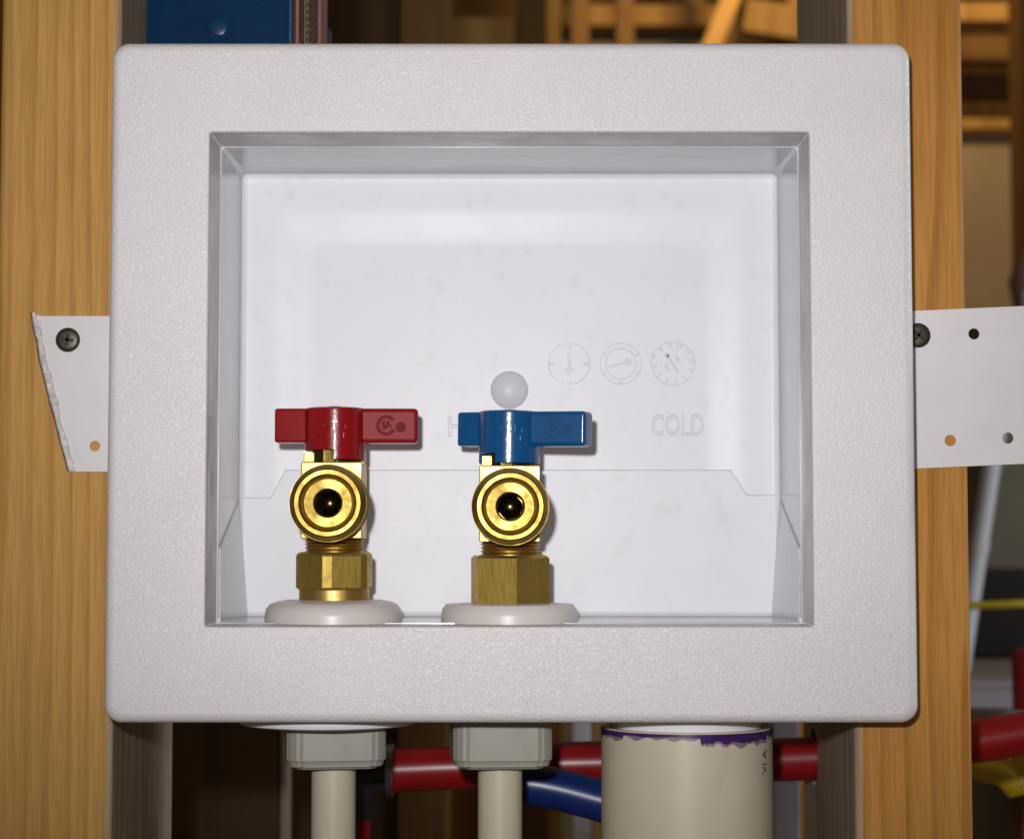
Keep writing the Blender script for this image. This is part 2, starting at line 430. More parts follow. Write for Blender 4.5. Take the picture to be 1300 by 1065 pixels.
# moulded body: front lip, walls, rounded inner corners, back
BW, BH, BD = 206.8, 169.8, 85.0
bm = bmesh.new()
rf = 3.0
L = [(rrect(BW + 6, BH + 6, 2.5, cx=OX, cz=OZ), BD + 3), (rrect(BW + 6, BH + 6, 2.5, cx=OX, cz=OZ), 29.6),
     (rrect(BW + .25, BH + .25, 1.4, cx=OX, cz=OZ), 29.6), (rrect(BW + .05, BH + .05, 1.6, cx=OX, cz=OZ), 29.75), (rrect(BW, BH, 1.8, cx=OX, cz=OZ), 30.2)]
for k in range(7):
    a = k / 6 * math.pi / 2
    w = 2 * rf * (1 - math.cos(a)); L.append((rrect(BW - .8 - w, BH - .4 - w, max(2.6 - w * .1, 1), cx=OX, cz=OZ), BD - 1.15 - rf + rf * math.sin(a)))
ring_strip(bm, L)
bm.verts.ensure_lookup_table(); n = len(L[0][0])
bm.faces.new(bm.verts[:n]); last = bm.verts[-n:]
for k in range(1, 17):
    d = 2 + k * 1.5; t_ = min(max((d - 9.5) / 16, 0), 1); h_ = 1.15 * t_ * t_ * (3 - 2 * t_)
    new = [bm.verts.new((x, BD - 1.15 + h_, z)) for x, z in rrect(BW - .8 - 2 * rf - 2 * d, BH - .4 - 2 * rf - 2 * d, 2 + d * .25, cx=OX, cz=OZ)]
    for i in range(n): j = (i + 1) % n; bm.faces.new((last[i], last[j], new[j], new[i]))
    last = new
bm.faces.new(last)
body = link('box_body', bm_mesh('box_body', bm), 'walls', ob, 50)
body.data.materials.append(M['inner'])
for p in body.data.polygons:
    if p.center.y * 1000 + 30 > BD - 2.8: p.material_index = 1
BACK = BD
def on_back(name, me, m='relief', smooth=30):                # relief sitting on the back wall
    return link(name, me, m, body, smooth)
# thin lower panel with the stepped outline
seam = [(-103.2, -84), (-103.2, -39.3), (-91.5, -39.3), (-85.9, -28.8), (83.6, -28.8), (89.8, -38.4), (101.9, -38.4), (101.9, -84)]
pm = curve_mesh('lower_panel', [seam], .35, .12); pm.transform(Matrix.Translation((0, BACK - .92, 0))); pm.transform(Matrix.Scale(mm, 4))
on_back('lower_panel', pm, 'inner')  # stands just proud of the step
bm = bmesh.new()
for (xa, za), (xb, zb) in zip(seam[1:-2], seam[2:-1]):
    v = Vector((xb - xa, zb - za)); q = Vector((-v.y, v.x)).normalized() * .19; e = v.normalized() * .1
    bm.faces.new([bm.verts.new((x, BACK - 1.42, z)) for x, z in ((xa - e.x + q.x, za - e.y + q.y), (xb + e.x + q.x, zb + e.y + q.y), (xb + e.x - q.x, zb + e.y - q.y), (xa - e.x - q.x, za - e.y - q.y))])
r_ = bmesh.ops.extrude_face_region(bm, geom=bm.faces[:]); bmesh.ops.translate(bm, verts=[v for v in r_['geom'] if isinstance(v, bmesh.types.BMVert)], vec=(0, .7, 0))
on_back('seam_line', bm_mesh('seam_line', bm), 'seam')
for s in (-1, 1):                                            # wedge gussets low on the side walls
    bm = bmesh.new(); X = OX + s * (BW / 2 - .5)
    P = [(X - s * .35, 84.6, -39.5), (X - s * .1, 31.5, -58), (X - s * .3, 31.5, -84.7), (X - s * 3.8, 84.6, -84.7)]
    Q = [(X + s * 1.5, y, z) for _, y, z in P]
    a = [bm.verts.new(p) for p in P]; b = [bm.verts.new(p) for p in Q]
    bm.faces.new(a); bm.faces.new(b[::-1])
    for i in range(4): j = (i + 1) % 4; bm.faces.new((a[i], a[j], b[j], b[i]))
    link('side_gusset', bm_mesh('side_gusset', bm), 'walls', body)
for cx in (-57.5, .5, 62):                                   # round knockouts in the top wall
    bm = bmesh.new(); lathe(bm, [(10.2, 86.2), (10.4, 85.5), (10.7, 85.26), (11.0, 85.5), (11.2, 86.2)], (cx, 57, 0), 'z', 40)
    link('knockout', bm_mesh('knockout', bm), 'walls', body)
# milky dome
me = lathe_mesh('dome', [(0, -2.3), (2.4, -2.1), (4.6, -1.55), (6.2, -.8), (7.1, -.15), (7.5, .4)], (-.7, BACK, 1.9), 'y', 32)
link('dome', me, 'dome', body, 60)
# HOT / COLD in outline, and the three moulded date wheels
def outline_text(s, x, z, size, xs):
    me = text_mesh(s, size, .0, .16, True, xs, 'LEFT'); me.transform(Matrix.Translation((x, BACK - .05, z))); me.transform(Matrix.Scale(mm, 4)); return me
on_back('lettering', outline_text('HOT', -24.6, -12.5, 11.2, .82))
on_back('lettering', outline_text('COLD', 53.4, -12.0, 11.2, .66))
def bar(x0, z0, x1, z1, w, d=.30):
    v = Vector((x1 - x0, z1 - z0)); n_ = Vector((-v.y, v.x)).normalized() * w / 2
    pts = [(x0 + n_.x, z0 + n_.y), (x0 - n_.x, z0 - n_.y), (x1 - n_.x, z1 - n_.y), (x1 + n_.x, z1 + n_.y)]
    return curve_mesh('bar', [pts], d, .08)
def ringm(r, w, d=.25): return curve_mesh('ring', [circle(0, 0, r, 48), circle(0, 0, r - w, 48, True)], d, .06)
def arrow(a, l, w):
    c, s = math.cos(R(a)), math.sin(R(a))
    def T(u, v): return (u * c - v * s, u * s + v * c)
    pts = [T(-l, w / 2), T(-l, -w / 2), T(l * .45, -w / 2), T(l * .45, -w * 1.9), T(l, 0), T(l * .45, w * 1.9), T(l * .45, w / 2)]
    return curve_mesh('arrow', [pts], .3, .08)
def glyph(s, x, z, size, rot=0): return moved(text_mesh(s, size, .28, .05), x, 0, z, rot)
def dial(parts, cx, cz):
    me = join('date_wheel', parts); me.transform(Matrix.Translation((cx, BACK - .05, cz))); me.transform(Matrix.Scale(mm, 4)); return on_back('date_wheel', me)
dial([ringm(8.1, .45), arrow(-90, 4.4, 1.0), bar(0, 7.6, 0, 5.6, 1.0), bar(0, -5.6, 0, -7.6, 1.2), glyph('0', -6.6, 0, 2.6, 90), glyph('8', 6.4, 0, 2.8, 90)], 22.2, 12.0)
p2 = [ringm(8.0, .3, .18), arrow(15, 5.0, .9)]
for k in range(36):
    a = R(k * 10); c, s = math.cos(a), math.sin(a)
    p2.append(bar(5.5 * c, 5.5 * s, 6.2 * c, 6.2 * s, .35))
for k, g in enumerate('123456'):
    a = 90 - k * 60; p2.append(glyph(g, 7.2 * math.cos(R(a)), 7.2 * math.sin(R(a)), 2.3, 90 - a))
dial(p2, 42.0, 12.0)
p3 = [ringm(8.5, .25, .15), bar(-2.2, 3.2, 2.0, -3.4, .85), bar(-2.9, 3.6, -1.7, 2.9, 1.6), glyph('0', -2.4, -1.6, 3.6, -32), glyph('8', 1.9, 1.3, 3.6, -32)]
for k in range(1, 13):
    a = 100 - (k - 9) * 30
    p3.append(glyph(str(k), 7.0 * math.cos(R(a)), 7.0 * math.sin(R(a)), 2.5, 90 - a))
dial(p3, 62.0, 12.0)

# ================================================================== straps with their screws
def phillips(parent, x, y, z, r, turn):
    s = link('screw', lathe_mesh('screw', [(0, -1.5), (r * .6, -1.48), (r * .80, -1.3), (r * .94, -.95), (r, -.5), (r * .97, -.05), (r * .4, 5), (.8, 26), (0, 28)], (x, y, z), 'y', 36), 'screw', parent, 40)
    bm = bmesh.new()
    for a in (0, 90):
        vs_ = box(bm, -r * .52, r * .52, -1.57, -1.3, -r * .12, r * .12)
        bmesh.ops.rotate(bm, verts=vs_, cent=(0, 0, 0), matrix=Matrix.Rotation(R(a + turn), 3, 'Y'))
    bmesh.ops.translate(bm, verts=bm.verts, vec=(x, y, z))
    link('recess_shade_cross', bm_mesh('recess_shade_cross', bm), 'slot', s, None)  # black cross laid on the head stands for the shade in its recess
edge = [(-170.6, 25.6), (-169.6, 20), (-168.6, 15.6), (-167.4, 9), (-166.2, 4.0), (-164.6, -2), (-163.1, -7.2), (-161.4, -13.6), (-159.7, -19.4), (-158.0, -26), (-156.4, -31.0)]
edge = [(x + random.uniform(-.25, .25), z) for x, z in edge]
sl = thing('mounting_strap', 'short white strap cut off slantwise with a ragged left edge', 'strap', (-145, 27, -31))
outl = edge + [(-106.2, -31.0), (-106.2, 24.3), (-168.0, 24.3)]
me = curve_mesh('strap', [outl, circle(-147.8, -22.0, 1.95, 24, True)], .45, .12); me.transform(Matrix.Translation((0, 27.4, 0))); me.transform(Matrix.Scale(mm, 4))
link('plate', me, 'strap', sl, 30)
bm = bmesh.new(); A = []; N = 60                             # curled torn lip along the cut
for i in range(N + 1):
    t = i / N * (len(edge) - 1); k = min(int(t), len(edge) - 2); f = t - k
    x = edge[k][0] * (1 - f) + edge[k + 1][0] * f; z = edge[k][1] * (1 - f) + edge[k + 1][1] * f
    wd = (2.2 + 1.4 * noise.noise((i * .13, 3, 0)) + .9 * noise.noise((i * .6, 1, 0))) * (1.0 if i > 3 else .6)
    row = []
    for j, (u, h) in enumerate(((-.25, .4), (-.35, -.5), (.12, -1.25), (.5, -.95), (.8, -.75), (1.0, -.05), (1.0, .5))):
        hh = h + (.35 * noise.noise((i * .55, j * 1.7, 2)) if 0 < j < 5 else 0)
        row.append(bm.verts.new((x + (u * wd if u > 0 else u) + .15 * noise.noise((i * .9, j, 5)), 27.0 + hh, z)))
    A.append(row)
for r0, r1 in zip(A, A[1:]):
    for j in range(6): bm.faces.new((r0[j], r0[j + 1], r1[j + 1], r1[j]))
link('torn_lip', bm_mesh('torn_lip', bm), 'torn', sl, 25, 'crumpled torn white edge along the slanted cut')
bm = bmesh.new()
for (xa, za), (xb, zb) in zip(edge, edge[1:]):
    a = [bm.verts.new((x - .35 - d, y, z)) for x, z in ((xa, za), (xb, zb)) for d, y in ((0, 26.6), (.55, 27.1), (.3, 28.1))]
    bm.faces.new((a[0], a[1], a[4], a[3])); bm.faces.new((a[1], a[2], a[5], a[4]))
link('sheared_edge', bm_mesh('sheared_edge', bm), 'torn_dark', sl, None)
phillips(sl, -157.9, 26.9, 15.8, 4.35, 8)
sr_ = thing('mounting_strap', 'long white perforated strap running past the orange stud', 'strap', (150, 27, -30))
def tl(x, z): return (x, z + (x - 143.5) * .0445)
outl = [tl(106.2, -29.9), tl(262, -29.9), tl(262, 26.1), tl(106.2, 26.1)]
holes = [circle(*tl(x, z), 2.1, 24, True) for x, z in ((165.0, 17.0), (156.0, -20.6), (176.5, -20.6), (190, 17), (212, -20.6), (226, 17))]
me = curve_mesh('strap', [outl] + holes, .45, .12); me.transform(Matrix.Translation((0, 27.4, 0))); me.transform(Matrix.Scale(mm, 4))
link('plate', me, 'strap', sr_, 30)
phillips(sr_, 145.0, 26.9, 17.4, 4.4, 38)

# ================================================================== fittings through the box floor
def fitting(xc, label, flange, a0, dz, ax):
    f = thing('pipe_fitting', label, 'pipe fitting', (xc, 45, -136), 'fittings under the valves')
    prof = [(9.2, -90), (24.8, -90), (24.8, -82.6), (24.4, -80.2), (23.0, -78.3), (20.6, -77.4 + dz), (17.6, -76.9 + dz), (17.0, -77.5 + dz), (16.2, -77.6 + dz), (15.6, -76.9 + dz), (14.2, -76.7 + dz), (9.2, -76.7 + dz)]
    link('collar_nut', lathe_mesh('collar_nut', prof, (xc, 45, 0), 'z', 64), 'nylon', f, 40)
    if flange:
        link('flange', lathe_mesh('flange', [(9, -108), (31.0, -108), (32.2, -109), (32.4, -119), (31.8, -120.6), (30.4, -121.2), (9, -121.2)], (xc - 1.8, 45, 0), 'z', 72), 'inner', f, 40)
    link('shank', lathe_mesh('shank', [(11.5, -91), (11.5, -112)], (xc, 45, 0), 'z', 24), 'nylon', f)
    bm = bmesh.new(); rr = []
    for z, k in ((-136.2, .9), (-134.2, 1), (-112, 1), (-110, .94)):
        rr.append([bm.verts.new((xc + .6 + ax + k * 1.02 * (x * math.cos(R(a0)) - y * math.sin(R(a0))), 47 + k * (x * math.sin(R(a0)) + y * math.cos(R(a0))), z))
                   for x, y in ((13.2, -17.2), (17.2, -13.2), (17.2, 13.2), (13.2, 17.2), (-13.2, 17.2), (-17.2, 13.2), (-17.2, -13.2), (-13.2, -17.2))])
    for A, B in zip(rr, rr[1:]):
        for i in range(8): bm.faces.new((A[i], A[(i + 1) % 8], B[(i + 1) % 8], B[i]))
    bm.faces.new(rr[0]); bm.faces.new(rr[-1]); bmesh.ops.bevel(bm, geom=bm.edges[:], offset=1.3, segments=3, affect='EDGES')
    link('adapter', bm_mesh('adapter', bm), 'grey_fit', f, 30)
    link('riser', lathe_mesh('riser', [(8.0, -134), (8.0, -1049)], (xc + .6 + ax, 47, 0), 'z', 28), 'pvc', f, 40)
fitting(-64.2, 'grey eight-sided adapter under a wide white flange below the red-handled valve', True, 9, 0, -.4)
fitting(-.6, 'grey eight-sided adapter without a flange below the blue-handled valve', False, 5, -1.2, -4.0)

# ================================================================== valves
def valve(xc, dz, label, colour, turn, droop, nut, notch, wl, wr):
    v = thing('shutoff_valve', label, 'valve', (xc, 45, -77 + dz))
    Z = lambda z: z + dz
    # nut
    if nut == 'hex':
        bm = bmesh.new()
        lathe(bm, [(9, -78.0), (13.9, -78.0), (15.2, -77.0), (15.2, -60.6), (14.0, -59.6), (10.6, -59.6)], (xc, 45, dz), 'z', 6, R(-81))
        link('compression_nut', bm_mesh('nut', bm), 'brass_dull', v, 15)
    else:
        bm = bmesh.new(); rr = []
        for z, f in ((-73.0, .94), (-72.2, 1), (-61.0, 1), (-60.0, .96), (-59.5, .88)):
            ring = []
            for k in range(6):
                for o_ in (-7, 7):
                    a = R(-96 + 60 * k + o_); ring.append(bm.verts.new((xc + 14.1 * f * math.cos(a), 45 + 14.1 * f * math.sin(a), z)))
            rr.append(ring)
        for A, B in zip(rr, rr[1:]):
            for i in range(12): j = (i + 1) % 12; bm.faces.new((A[i], A[j], B[j], B[i]))
        bm.faces.new(rr[0]); bm.faces.new(rr[-1])
        bmesh.ops.translate(bm, verts=bm.verts, vec=(0, 0, dz))
        nt = link('compression_nut', bm_mesh('nut', bm), 'brass_dull', v, 15)
        link('nut_collar', lathe_mesh('c', [(9, Z(-77.2)), (12.3, Z(-77.2)), (12.7, Z(-76.8)), (12.7, Z(-73.4)), (12.4, Z(-72.8)), (9, Z(-72.8))], (xc, 45, 0), 'z', 48), 'brass', nt, 30)
    # threaded neck
    prof = [(6, -61.5)]; z = -61.4
    while z < -54.5: prof += [(9.7, z), (10.7, z + .55), (10.7, z + .75), (9.7, z + 1.3)]; z += 1.3
    prof += [(6, z)]
    link('threaded_neck', lathe_mesh('neck', [(r, h + dz) for r, h in prof], (xc, 45, 0), 'z', 40), 'brass', v, 25)
    # body block
    bm = bmesh.new(); box(bm, xc - 11.0, xc + 10.8, 31, 57, Z(-54.8), Z(-27.5), .5, 2)
    bd = link('valve_body', bm_mesh('body', bm), 'brass', v, 35)
    bm = bmesh.new(); box(bm, xc - 10.2, xc - 6.3, 33.0, 37, Z(-27.6), Z(-23.9), .3, 1)
    link('stop_tab', bm_mesh('tab', bm), 'brass', bd, 30)
    bm = bmesh.new(); box(bm, xc + 8.6, xc + 10.6, 50, 55, Z(-27.6), Z(-24.6), .3, 1)
    link('stop_tab', bm_mesh('tab', bm), 'brass', bd, 30)
    link('gap_shade_fill', lathe_mesh('gap_shade_fill', [(8.2, Z(-28)), (8.2, Z(-20))], (xc, 45, 0), 'z', 28), 'bore', v, 20)  # dark cylinder added to fill the gap with the hub cavity's shade
    bm = bmesh.new(); box(bm, xc - 3.8, xc + 1.0, 34.5, 45, Z(-28), Z(-20), .4, 1)
    link('stem', bm_mesh('stem', bm), 'brass_dark', v, 20)
    # hose outlet, axis towards the viewer
    oc = (xc + .1, 0, Z(-42.4))
    prof = [(8.0, 33), (11.3, 33), (11.6, 31.2), (11.6, 30.4)]; y = 30.0
    while y > 16.5: prof += [(12.1, y), (13.55, y - .75), (13.55, y - 1.05), (12.1, y - 1.8)]; y -= 1.9
    prof += [(13.55, y), (13.6, 15.2), (13.1, 13.9), (11.9, 12.2), (11.5, 12.0), (10.15, 12.0), (9.85, 12.3), (9.7, 13.9), (9.45, 14.4), (9.0, 14.55), (8.7, 14.1), (8.3, 14.0), (5.2, 14.0), (4.8, 14.3), (4.6, 15.2), (4.6, 31.2), (8.0, 33)]
    out = link('hose_outlet', lathe_mesh('outlet', prof[:-1] + [(4.6, 31.3)], oc, 'y', 72), 'brass_turned', v, 14)
    link('bore', lathe_mesh('bore', [(4.55, 30.8), (4.5, 17.2), (4.62, 16.4), (4.62, 31.4)], oc, 'y', 6, R(12)), 'bore', out, 20)
    link('ball', lathe_mesh('ball', [(0, 21.6), (1.5, 21.9), (2.9, 23.0), (3.8, 24.6), (4.2, 26.6), (4.2, 30)], oc, 'y', 28), 'ball', out, 60)
    # handle: hub with a notch, two wings, emblem, embossed writing
    bm = bmesh.new(); n = 72; r = 11.2; top = -7.5; lo = -26.6; hi = -23.2
    def bot(a): return hi if notch[0] <= a < notch[1] else lo
    angs = []
    for i in range(n): angs.append(-180 + 360 * i / n)
    cols = [(a, bot(a)) for a in angs]
    ext = []
    for i, (a, b) in enumerate(cols):
        pb = cols[i - 1][1]
        if b != pb: ext.append((a, pb))
        ext.append((a, b))
    V = []
    for a, b in ext:
        c, s = math.cos(R(a)), math.sin(R(a))
        V.append([bm.verts.new((q * c, q * s, z)) for q, z in ((r - .9, top), (r - .25, top - .3), (r, top - .9), (r, b + .4), (r - .5, b), (4.5, b))])
    for i in range(len(V)):
        A, B = V[i], V[(i + 1) % len(V)]
        for k in range(5):
            try: bm.faces.new((A[k], B[k], B[k + 1], A[k + 1]))
            except ValueError: pass
    bm.faces.new([c_[0] for c_ in V])
    lw = box(bm, -wl, -6, -4.4, 4.6, -20.1, top - .15, 1.0, 3)
    bmesh.ops.rotate(bm, verts=lw, cent=(0, 0, 0), matrix=Matrix.Rotation(R(-8), 3, 'Z'))
    box(bm, 6, wr, -4.4, 4.6, -20.3, top - .15, 1.5, 3)
    T = Matrix.Translation((xc, 45, dz)) @ Matrix.Rotation(R(droop), 4, 'Y') @ Matrix.Rotation(R(turn), 4, 'Z')
    bm.transform(T)
    hd = link('handle', bm_mesh('handle', bm), colour, v, 40)
    def hpart(name, me, m=colour):
        me.transform(T); me.transform(Matrix.Scale(mm, 4)); return link(name, me, m, hd, 30)
    s_ = lathe_mesh('hs', [(0, .9), (2.4, .75), (3.5, .25), (3.8, -.8)], (0, 0, top), 'z', 24); s_.transform(Matrix.Scale(1000, 4)); hpart('handle_screw', s_, 'steel')
    bf = bmesh.new(); box(bf, 9.2, wr - 1.4, -4.7, -4.2, -18.95, top - 1.5, .15, 1)
    fm = bpy.data.meshes.new('face'); bf.to_mesh(fm); bf.free(); hpart('wing_face', fm, colour + '_frosted')
    # emblem: open ring, two letters, small ring
    ex, ez = 18.6, -13.9
    pts_o = [(3.5 * math.cos(R(a)), 3.5 * math.sin(R(a))) for a in range(38, 331, 8)]
    pts_i = [(2.75 * math.cos(R(a)), 2.75 * math.sin(R(a))) for a in range(330, 37, -8)]
    parts = [moved(curve_mesh('c', [pts_o + pts_i], .04, .20), ex, 0, ez),
             moved(text_mesh('SA', 3.5, .04, .20, xs=.85), ex + .1, 0, ez + .1, -8),
             moved(curve_mesh('d', [circle(0, 0, 1.7, 24)], .02, .18), ex + 5.2, 0, ez - .6), moved(text_mesh('R', 2.0, .25, .04), ex + 5.2, 0, ez - .6)]
    em = join('emblem', parts); em.transform(Matrix.Translation((0, -4.75, 0))); hpart('emblem', em, colour + '_matte')
    tx2 = text_mesh('OATEY', 3.9, .25, .06)
    bmt = bmesh.new(); bmt.from_mesh(tx2); bpy.data.meshes.remove(tx2)
    bmesh.ops.translate(bmt, verts=bmt.verts, vec=(-.2, 0, -14.2))
    # second line, too worn to read: short raised strokes
    rs = random.Random(3)
    x = -6.0
    while x < 6.2:
        hgt = rs.uniform(1.0, 2.0); bx = bmesh.new()
        vs_ = box(bmt, x, x + .42, -.25, .25, -18.6, -18.6 + hgt)
        bmesh.ops.rotate(bmt, verts=vs_, cent=(x, 0, -17.7), matrix=Matrix.Rotation(R(rs.choice((-25, 0, 0, 25, 70))), 3, 'Y')); bx.free()
        x += rs.uniform(.7, 1.5)
    bmesh.ops.subdivide_edges(bmt, edges=[e for e in bmt.edges if e.calc_length() > 1.2], cuts=2)
    for q in bmt.verts:
        a = q.co.x / r; rad = r - q.co.y; q.co.x = rad * math.sin(a); q.co.y = -rad * math.cos(a)
    bmt.transform(Matrix.Rotation(R(-turn), 4, 'Z'))         # hub writing faces the room squarely
    mt = bpy.data.meshes.new('writing'); bmt.to_mesh(mt); bmt.free()
    hpart('embossed_writing', mt)
    return v
valve(-64.0, 0, 'brass angle valve with red handle and stepped hex nut', 'red', 3, 0, 'round', (-180, -93), 21.6, 30.2)
valve(-.4, -1.2, 'brass angle valve with blue handle and plain hex nut', 'blue', -21, .8, 'hex', (-172, -97), 19.6, 30.6)

# ================================================================== drain pipe
dp = thing('drain_pipe', 'cream plastic drain pipe with a ragged purple primer stain at its top', 'pipe', (63.2, 45, FLOOR))
PR = 30.8
link('pipe', lathe_mesh('pipe', [(27, FLOOR), (PR, FLOOR), (PR, -122.6), (PR - .5, -121.9), (27.6, -121.9)], (63.2, 45, 0), 'z', 80), 'pvc', dp, 40)
link('spigot', lathe_mesh('spigot', [(20, -128), (27.4, -128), (27.6, -121), (29.2, -115), (30, -88.5), (20, -88.5)], (63.2, 45, 0), 'z', 64), 'inner', dp, 40)
def primer(name, rad, grow, extra, m):
    bm = bmesh.new(); top_, bot_ = [], []
    for i in range(361):
        u = -180 + i; a = R(u)
        dep = .9 + .5 * noise.noise((i * .06, 0, 0))
        if -86 < u < -28: dep += 1.9 + 1.5 * noise.noise((i * .165, 4, 0)) + 1.2 * max(0, noise.noise((i * .4, 9, 0)))
        if -26 < u < -8: dep += 1.0
        if -8 <= u < 0: dep += 16 * (1 - abs(u + 4) / 4) + 4
        if u < -140: dep += .9
        dep = max(.3, dep * grow + extra * (.5 + noise.noise((i * .11, 7, 1))))
        c, s_ = math.cos(a), math.sin(a)
        top_.append(bm.verts.new((63.2 + rad * c, 45 + rad * s_, -122.4))); bot_.append(bm.verts.new((63.2 + rad * c, 45 + rad * s_, -122.6 - dep)))
    for i in range(360): bm.faces.new((top_[i], top_[i + 1], bot_[i + 1], bot_[i]))
    link(name, bm_mesh(name, bm), m, dp, 60)
primer('primer_stain', PR + .14, 1, 0, 'primer')
primer('primer_wash', PR + .07, 1.15, 1.3, 'primer_wash')
tm = text_mesh('VI A', 4.6, .02, 0, xs=1.0); tm.transform(Matrix.Rotation(R(-90), 4, 'Y'))
bmt = bmesh.new(); bmt.from_mesh(tm); bpy.data.meshes.remove(tm)
bmesh.ops.translate(bmt, verts=bmt.verts, vec=(0, 0, -133.2))
for q in bmt.verts:
    a = R(-32) + q.co.x / PR; rad = PR + .08 - q.co.y; q.co = Vector((63.2 + rad * math.cos(a), 45 + rad * math.sin(a), q.co.z))
link('printed_writing', bm_mesh('print', bmt), 'ink', dp, None)

# ================================================================== supply tubes behind
bm = bmesh.new()
tube(bm, smooth_path([(-52, 136, -147.5), (-20, 135.5, -146.2), (16, 135, -144.8), (70, 135, -143.6), (121, 135, -142.5), (163, 134, -138.6), (187, 133, -135.4), (212, 132, -131.2), (262, 130, -122), (330, 128, -110)]), 8.7, 24)
rp = link('red_pipe', bm_mesh('red_pipe', bm), 'pex_red', None, 60); tag(rp, 'red plastic water tube running level behind the pipes and through the stud', 'pipe')
bm = bmesh.new()
tube(bm, smooth_path([(-8, 112, -149), (10, 111, -150.5), (30, 110, -155), (60, 108, -164), (84, 107, -180), (92, 107, -215), (94, 107, -300), (94, 107, FLOOR)]), 8.2, 24)
tag(link('blue_pipe', bm_mesh('blue_pipe', bm), 'pex_blue', None, 60), 'blue plastic water tube dipping below the red tube', 'pipe')
el = thing('pipe_elbow', 'black plastic elbow with clamp ring on the end of the red tube', 'pipe elbow', (-56, 136, FLOOR))
bm = bmesh.new(); tube(bm, smooth_path([(-50, 136, -147.3), (-58, 136, -148.5), (-63, 136, -154), (-64, 136, -166)]), 9.6, 20)
link('elbow_body', bm_mesh('elbow', bm), 'black', el, 60)
link('clamp_ring', lathe_mesh('clamp', [(8.8, -50), (10.6, -50), (10.8, -47.2), (8.8, -47.2)], (0, 136, -147.4), 'x', 32), 'steel', el, 40)
link('riser', lathe_mesh('riser', [(8.0, FLOOR), (8.0, -164)], (-64, 136, 0), 'z', 24), 'pex_red', el, 40)

# ================================================================== blue electrical box
eb = thing('electrical_box', 'blue plastic electrical box fixed to the yellow stud, its back showing', 'electrical box', (-112, 120, 136))
def esx(y): return -84.9 + (y - 80) * .08
bm = bmesh.new(); vv = box(bm, -140.4, -84.9, 80, 166, 121, 216)
for q in bm.verts:
    if q.co.x > -100: q.co.x = esx(q.co.y)
bmesh.ops.bevel(bm, geom=bm.edges[:], offset=1.0, segments=2, affect='EDGES')
e1 = link('box_shell', bm_mesh('ebox', bm), 'ebox', eb, 35)
bm = bmesh.new(); lathe(bm, [(3.2, 80.2), (3.2, 79.4), (2.4, 79.2), (0, 79.2)], (-112.6, 0, 141.4), 'y', 28)
link('boss', bm_mesh('boss', bm), 'ebox_boss', e1, 40)
bm = bmesh.new(); lathe(bm, [(4.2, 80.2), (4.4, 79.7), (5.6, 79.7), (5.8, 80.2)], (-112.6, 0, 141.4), 'y', 28)
link('knockout_ring', bm_mesh('kr', bm), 'ebox', e1, 40)
bm = bmesh.new(); lathe(bm, [(22.5, 80.2), (22.7, 79.8), (23.3, 79.8), (23.5, 80.2)], (-112.6, 0, 168), 'y', 48)
link('knockout_ring', bm_mesh('kr', bm), 'ebox', e1, 40)
bm = bmesh.new(); box(bm, -85.6, -84.5, 79.7, 81.2, 121, 216, .3, 1)
link('corner_bead', bm_mesh('bead', bm), 'ebox_edge', e1, 30)
def band(y0, y1, h, z0, z1):
    b_ = bmesh.new(); box(b_, -1, h, y0, y1, z0, z1, .4, 2)
    for q in b_.verts: q.co.x += esx(q.co.y)
    return bm_mesh('band', b_)
link('sleeve', band(92, 105, 1.0, 124, 214), 'pink', eb, 35)
rb = link('ribbed_clip', band(105.5, 130, 1.2, 124, 212), 'ribbed', eb, 35)
for k in range(30):
    b_ = bmesh.new(); box(b_, .9, 1.7, 109, 127, 126 + k * 2.8, 127.2 + k * 2.8)
    for q in b_.verts: q.co.z += (q.co.y - 118) * .5; q.co.x += esx(q.co.y)
    link('rib', bm_mesh('rib', b_), 'drywall', rb, None)
link('sleeve', band(143, 158.5, 1.0, 124, 205), 'pink', eb, 35)
link('nail_ear', band(159.5, 167, 1.6, 121, 160), 'ebox', eb, 35)

# ================================================================== the room behind
bg = 'rough framing in the room behind'
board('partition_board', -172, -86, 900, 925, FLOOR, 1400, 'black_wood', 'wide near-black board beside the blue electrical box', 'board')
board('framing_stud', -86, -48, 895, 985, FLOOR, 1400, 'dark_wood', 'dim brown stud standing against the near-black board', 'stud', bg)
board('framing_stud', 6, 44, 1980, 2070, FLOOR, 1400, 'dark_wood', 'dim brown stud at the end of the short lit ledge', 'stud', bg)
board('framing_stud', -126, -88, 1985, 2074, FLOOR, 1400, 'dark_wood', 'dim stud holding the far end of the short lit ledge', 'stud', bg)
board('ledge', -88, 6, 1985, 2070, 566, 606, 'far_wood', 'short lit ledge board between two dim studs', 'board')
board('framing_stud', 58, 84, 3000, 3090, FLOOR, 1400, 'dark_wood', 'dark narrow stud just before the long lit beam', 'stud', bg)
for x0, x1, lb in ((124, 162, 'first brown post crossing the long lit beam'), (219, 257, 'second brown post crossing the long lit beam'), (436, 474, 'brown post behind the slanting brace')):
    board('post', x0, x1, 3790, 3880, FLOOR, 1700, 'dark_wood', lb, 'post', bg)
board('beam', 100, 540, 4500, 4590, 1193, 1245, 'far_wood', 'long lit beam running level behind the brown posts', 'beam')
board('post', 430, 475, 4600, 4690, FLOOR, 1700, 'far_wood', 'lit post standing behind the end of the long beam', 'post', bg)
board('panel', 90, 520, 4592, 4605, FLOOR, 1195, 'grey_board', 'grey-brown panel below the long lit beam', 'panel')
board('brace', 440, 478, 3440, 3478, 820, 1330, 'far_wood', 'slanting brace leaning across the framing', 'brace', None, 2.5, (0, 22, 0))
board('plank', 535, 720, 4200, 4240, 1095, 1172, 'far_wood', 'bright slanting plank beside the orange stud', 'plank', None, 2.5, (0, 9, 0))
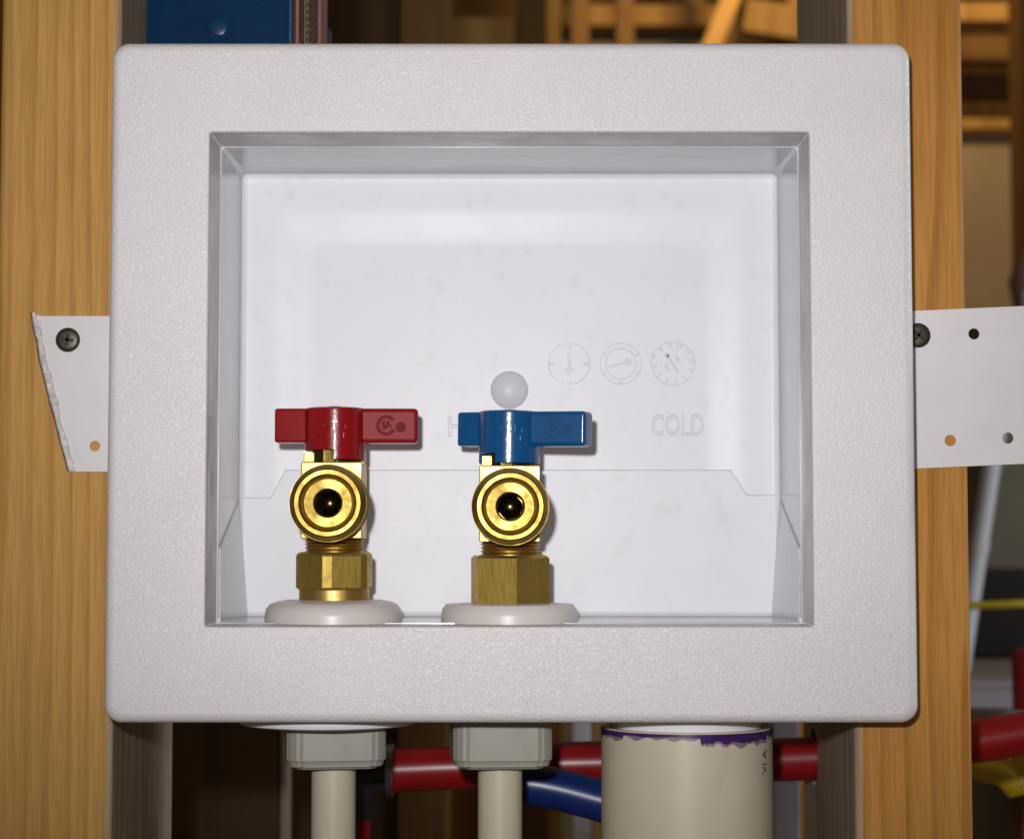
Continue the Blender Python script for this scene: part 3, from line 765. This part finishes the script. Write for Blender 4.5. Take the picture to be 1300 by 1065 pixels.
board('post', 640, 690, 4245, 4335, FLOOR, 1700, 'far_wood', 'lit post holding up the bright slanting plank', 'post', bg)
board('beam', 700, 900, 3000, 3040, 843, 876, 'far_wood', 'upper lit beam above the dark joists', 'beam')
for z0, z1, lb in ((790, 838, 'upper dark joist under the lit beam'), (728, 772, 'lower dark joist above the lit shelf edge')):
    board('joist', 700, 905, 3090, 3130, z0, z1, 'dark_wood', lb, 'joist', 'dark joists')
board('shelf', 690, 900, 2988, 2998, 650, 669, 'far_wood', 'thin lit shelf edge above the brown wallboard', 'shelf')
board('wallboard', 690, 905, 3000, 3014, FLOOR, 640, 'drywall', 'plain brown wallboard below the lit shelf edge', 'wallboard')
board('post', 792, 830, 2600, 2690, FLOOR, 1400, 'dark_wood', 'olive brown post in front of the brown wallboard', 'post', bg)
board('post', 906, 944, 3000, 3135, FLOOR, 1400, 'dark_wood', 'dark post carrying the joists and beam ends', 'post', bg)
ped = board('pedestal', 500, 700, 1560, 1760, FLOOR, 186, 'grey_board', 'tall brown crate behind the leaning white pipe', 'crate')
jar = thing('jar', 'clay-coloured jar with a pale cup beside it above the white strap', 'jar', (556, 1640, 186))
link('jar_body', lathe_mesh('jar', [(0, 186.2), (13, 186.2), (24, 204), (28, 228), (20, 250), (12, 262), (0, 263)], (576, 1645, 0), 'z', 32), 'clay', jar, 50)
link('pale_label', lathe_mesh('lbl', [(0, 186.5), (8, 186.5), (8, 212), (0, 212)], (560, 1602, 0), 'z', 20), 'nylon', jar, 50)
# leaning pipe, cable, bench clutter beyond the orange stud
bm = bmesh.new(); tube(bm, [(398.0, 1200, -172), (408.3, 1200, -108.6), (428.4, 1200, 10.5), (436, 1200, 55)], 8.0, 20)
lp = thing('leaning_pipe', 'white pipe standing aslant on the bench beyond the orange stud', 'pipe', (397.5, 1200, -175))
link('pipe', bm_mesh('lp', bm), 'white_pipe', lp, 60)
bm = bmesh.new(); tube(bm, [(415.2, 1200, -68), (417.0, 1200, -57)], 8.7, 20)
link('coupling', bm_mesh('cp', bm), 'nylon', lp, 60)
bm = bmesh.new(); tube(bm, smooth_path([(120, 905, -106), (346, 900, -105), (386, 900, -104), (470, 905, -107)]), 3.0, 14)
tag(link('yellow_cable', bm_mesh('yc', bm), 'yellow', None, 60), 'yellow cable strung level beyond the orange stud', 'cable')
bn = thing('work_bench', 'brown work bench beyond the orange stud', 'bench', (560, 1100, FLOOR))
bm = bmesh.new(); box(bm, 310, 900, 660, 1500, -205, -175, 2)
link('bench_top', bm_mesh('bt', bm), 'ribbed', bn)
for x, y in ((330, 680), (850, 680), (330, 1450), (850, 1450)):
    bm = bmesh.new(); box(bm, x, x + 40, y, y + 38, FLOOR, -205, 2); link('leg', bm_mesh('lg', bm), 'dark_wood', bn)
board('tool_case', 400, 640, 1440, 1498, -174.6, -85, 'black', 'black tool case at the back of the work bench', 'case', None, 8)
ws = thing('slotted_sheet', 'slotted lilac-white sheet lying at the front of the bench', 'sheet', (400, 880, -175))
SM = Matrix.Translation((.43, .875, -.172)) @ Matrix.Rotation(R(24), 4, 'Z')
bm = bmesh.new(); box(bm, -160, 160, -150, 150, -3, 3, 1)
me = bm_mesh('sheet', bm); me.transform(SM); link('sheet', me, 'white_sheet', ws)
for x0, x1, y0, y1 in ((-140, 150, 60, 72), (-105, 30, -70, -42)):
    bm = bmesh.new(); box(bm, x0, x1, y0, y1, 3.05, 3.6)
    me = bm_mesh('slot', bm); me.transform(SM); link('slot', me, 'black' if y0 < 0 else 'grey_board', ws, None)
link_b = link('red_can', lathe_mesh('can', [(0, -168.8), (11, -168.8), (12, -167.8), (12, -134), (10, -130), (6, -128), (0, -127.6)], (346.5, 720, 0), 'z', 28), 'pex_red', None, 40)
tag(link_b, 'small red can standing on the lilac-white sheet', 'can')
bm = bmesh.new(); tube(bm, smooth_path([(190, 300, -158), (222, 300, -163), (240, 300, -172), (256, 300, -220), (262, 300, FLOOR)]), 7, 16)
tag(link('yellow_hose', bm_mesh('yh', bm), 'yellow', None, 60), 'yellow hose hanging below the red tube beside the orange stud', 'hose')
link_o = board('white_post', 46, 60, 1000 - 60, 1000 - 46, FLOOR, -150, 'white_pipe', 'thin white upright seen between the adapter and the drain pipe', 'upright', None, 2)
board('pale_post', 148, 163, 500, 530, FLOOR, -120, 'white_sheet', 'narrow pale panel edge between the drain pipe and orange stud', 'panel', None, 1)
board('dark_board', -212, -142, 600, 620, FLOOR, -100, 'black_wood', 'dark red-brown board seen below the box', 'board')
board('tan_strip', -141.5, -137.5, 600, 625, FLOOR, -100, 'drywall', 'thin tan strip along the dark red-brown board', 'strip', None, .5)
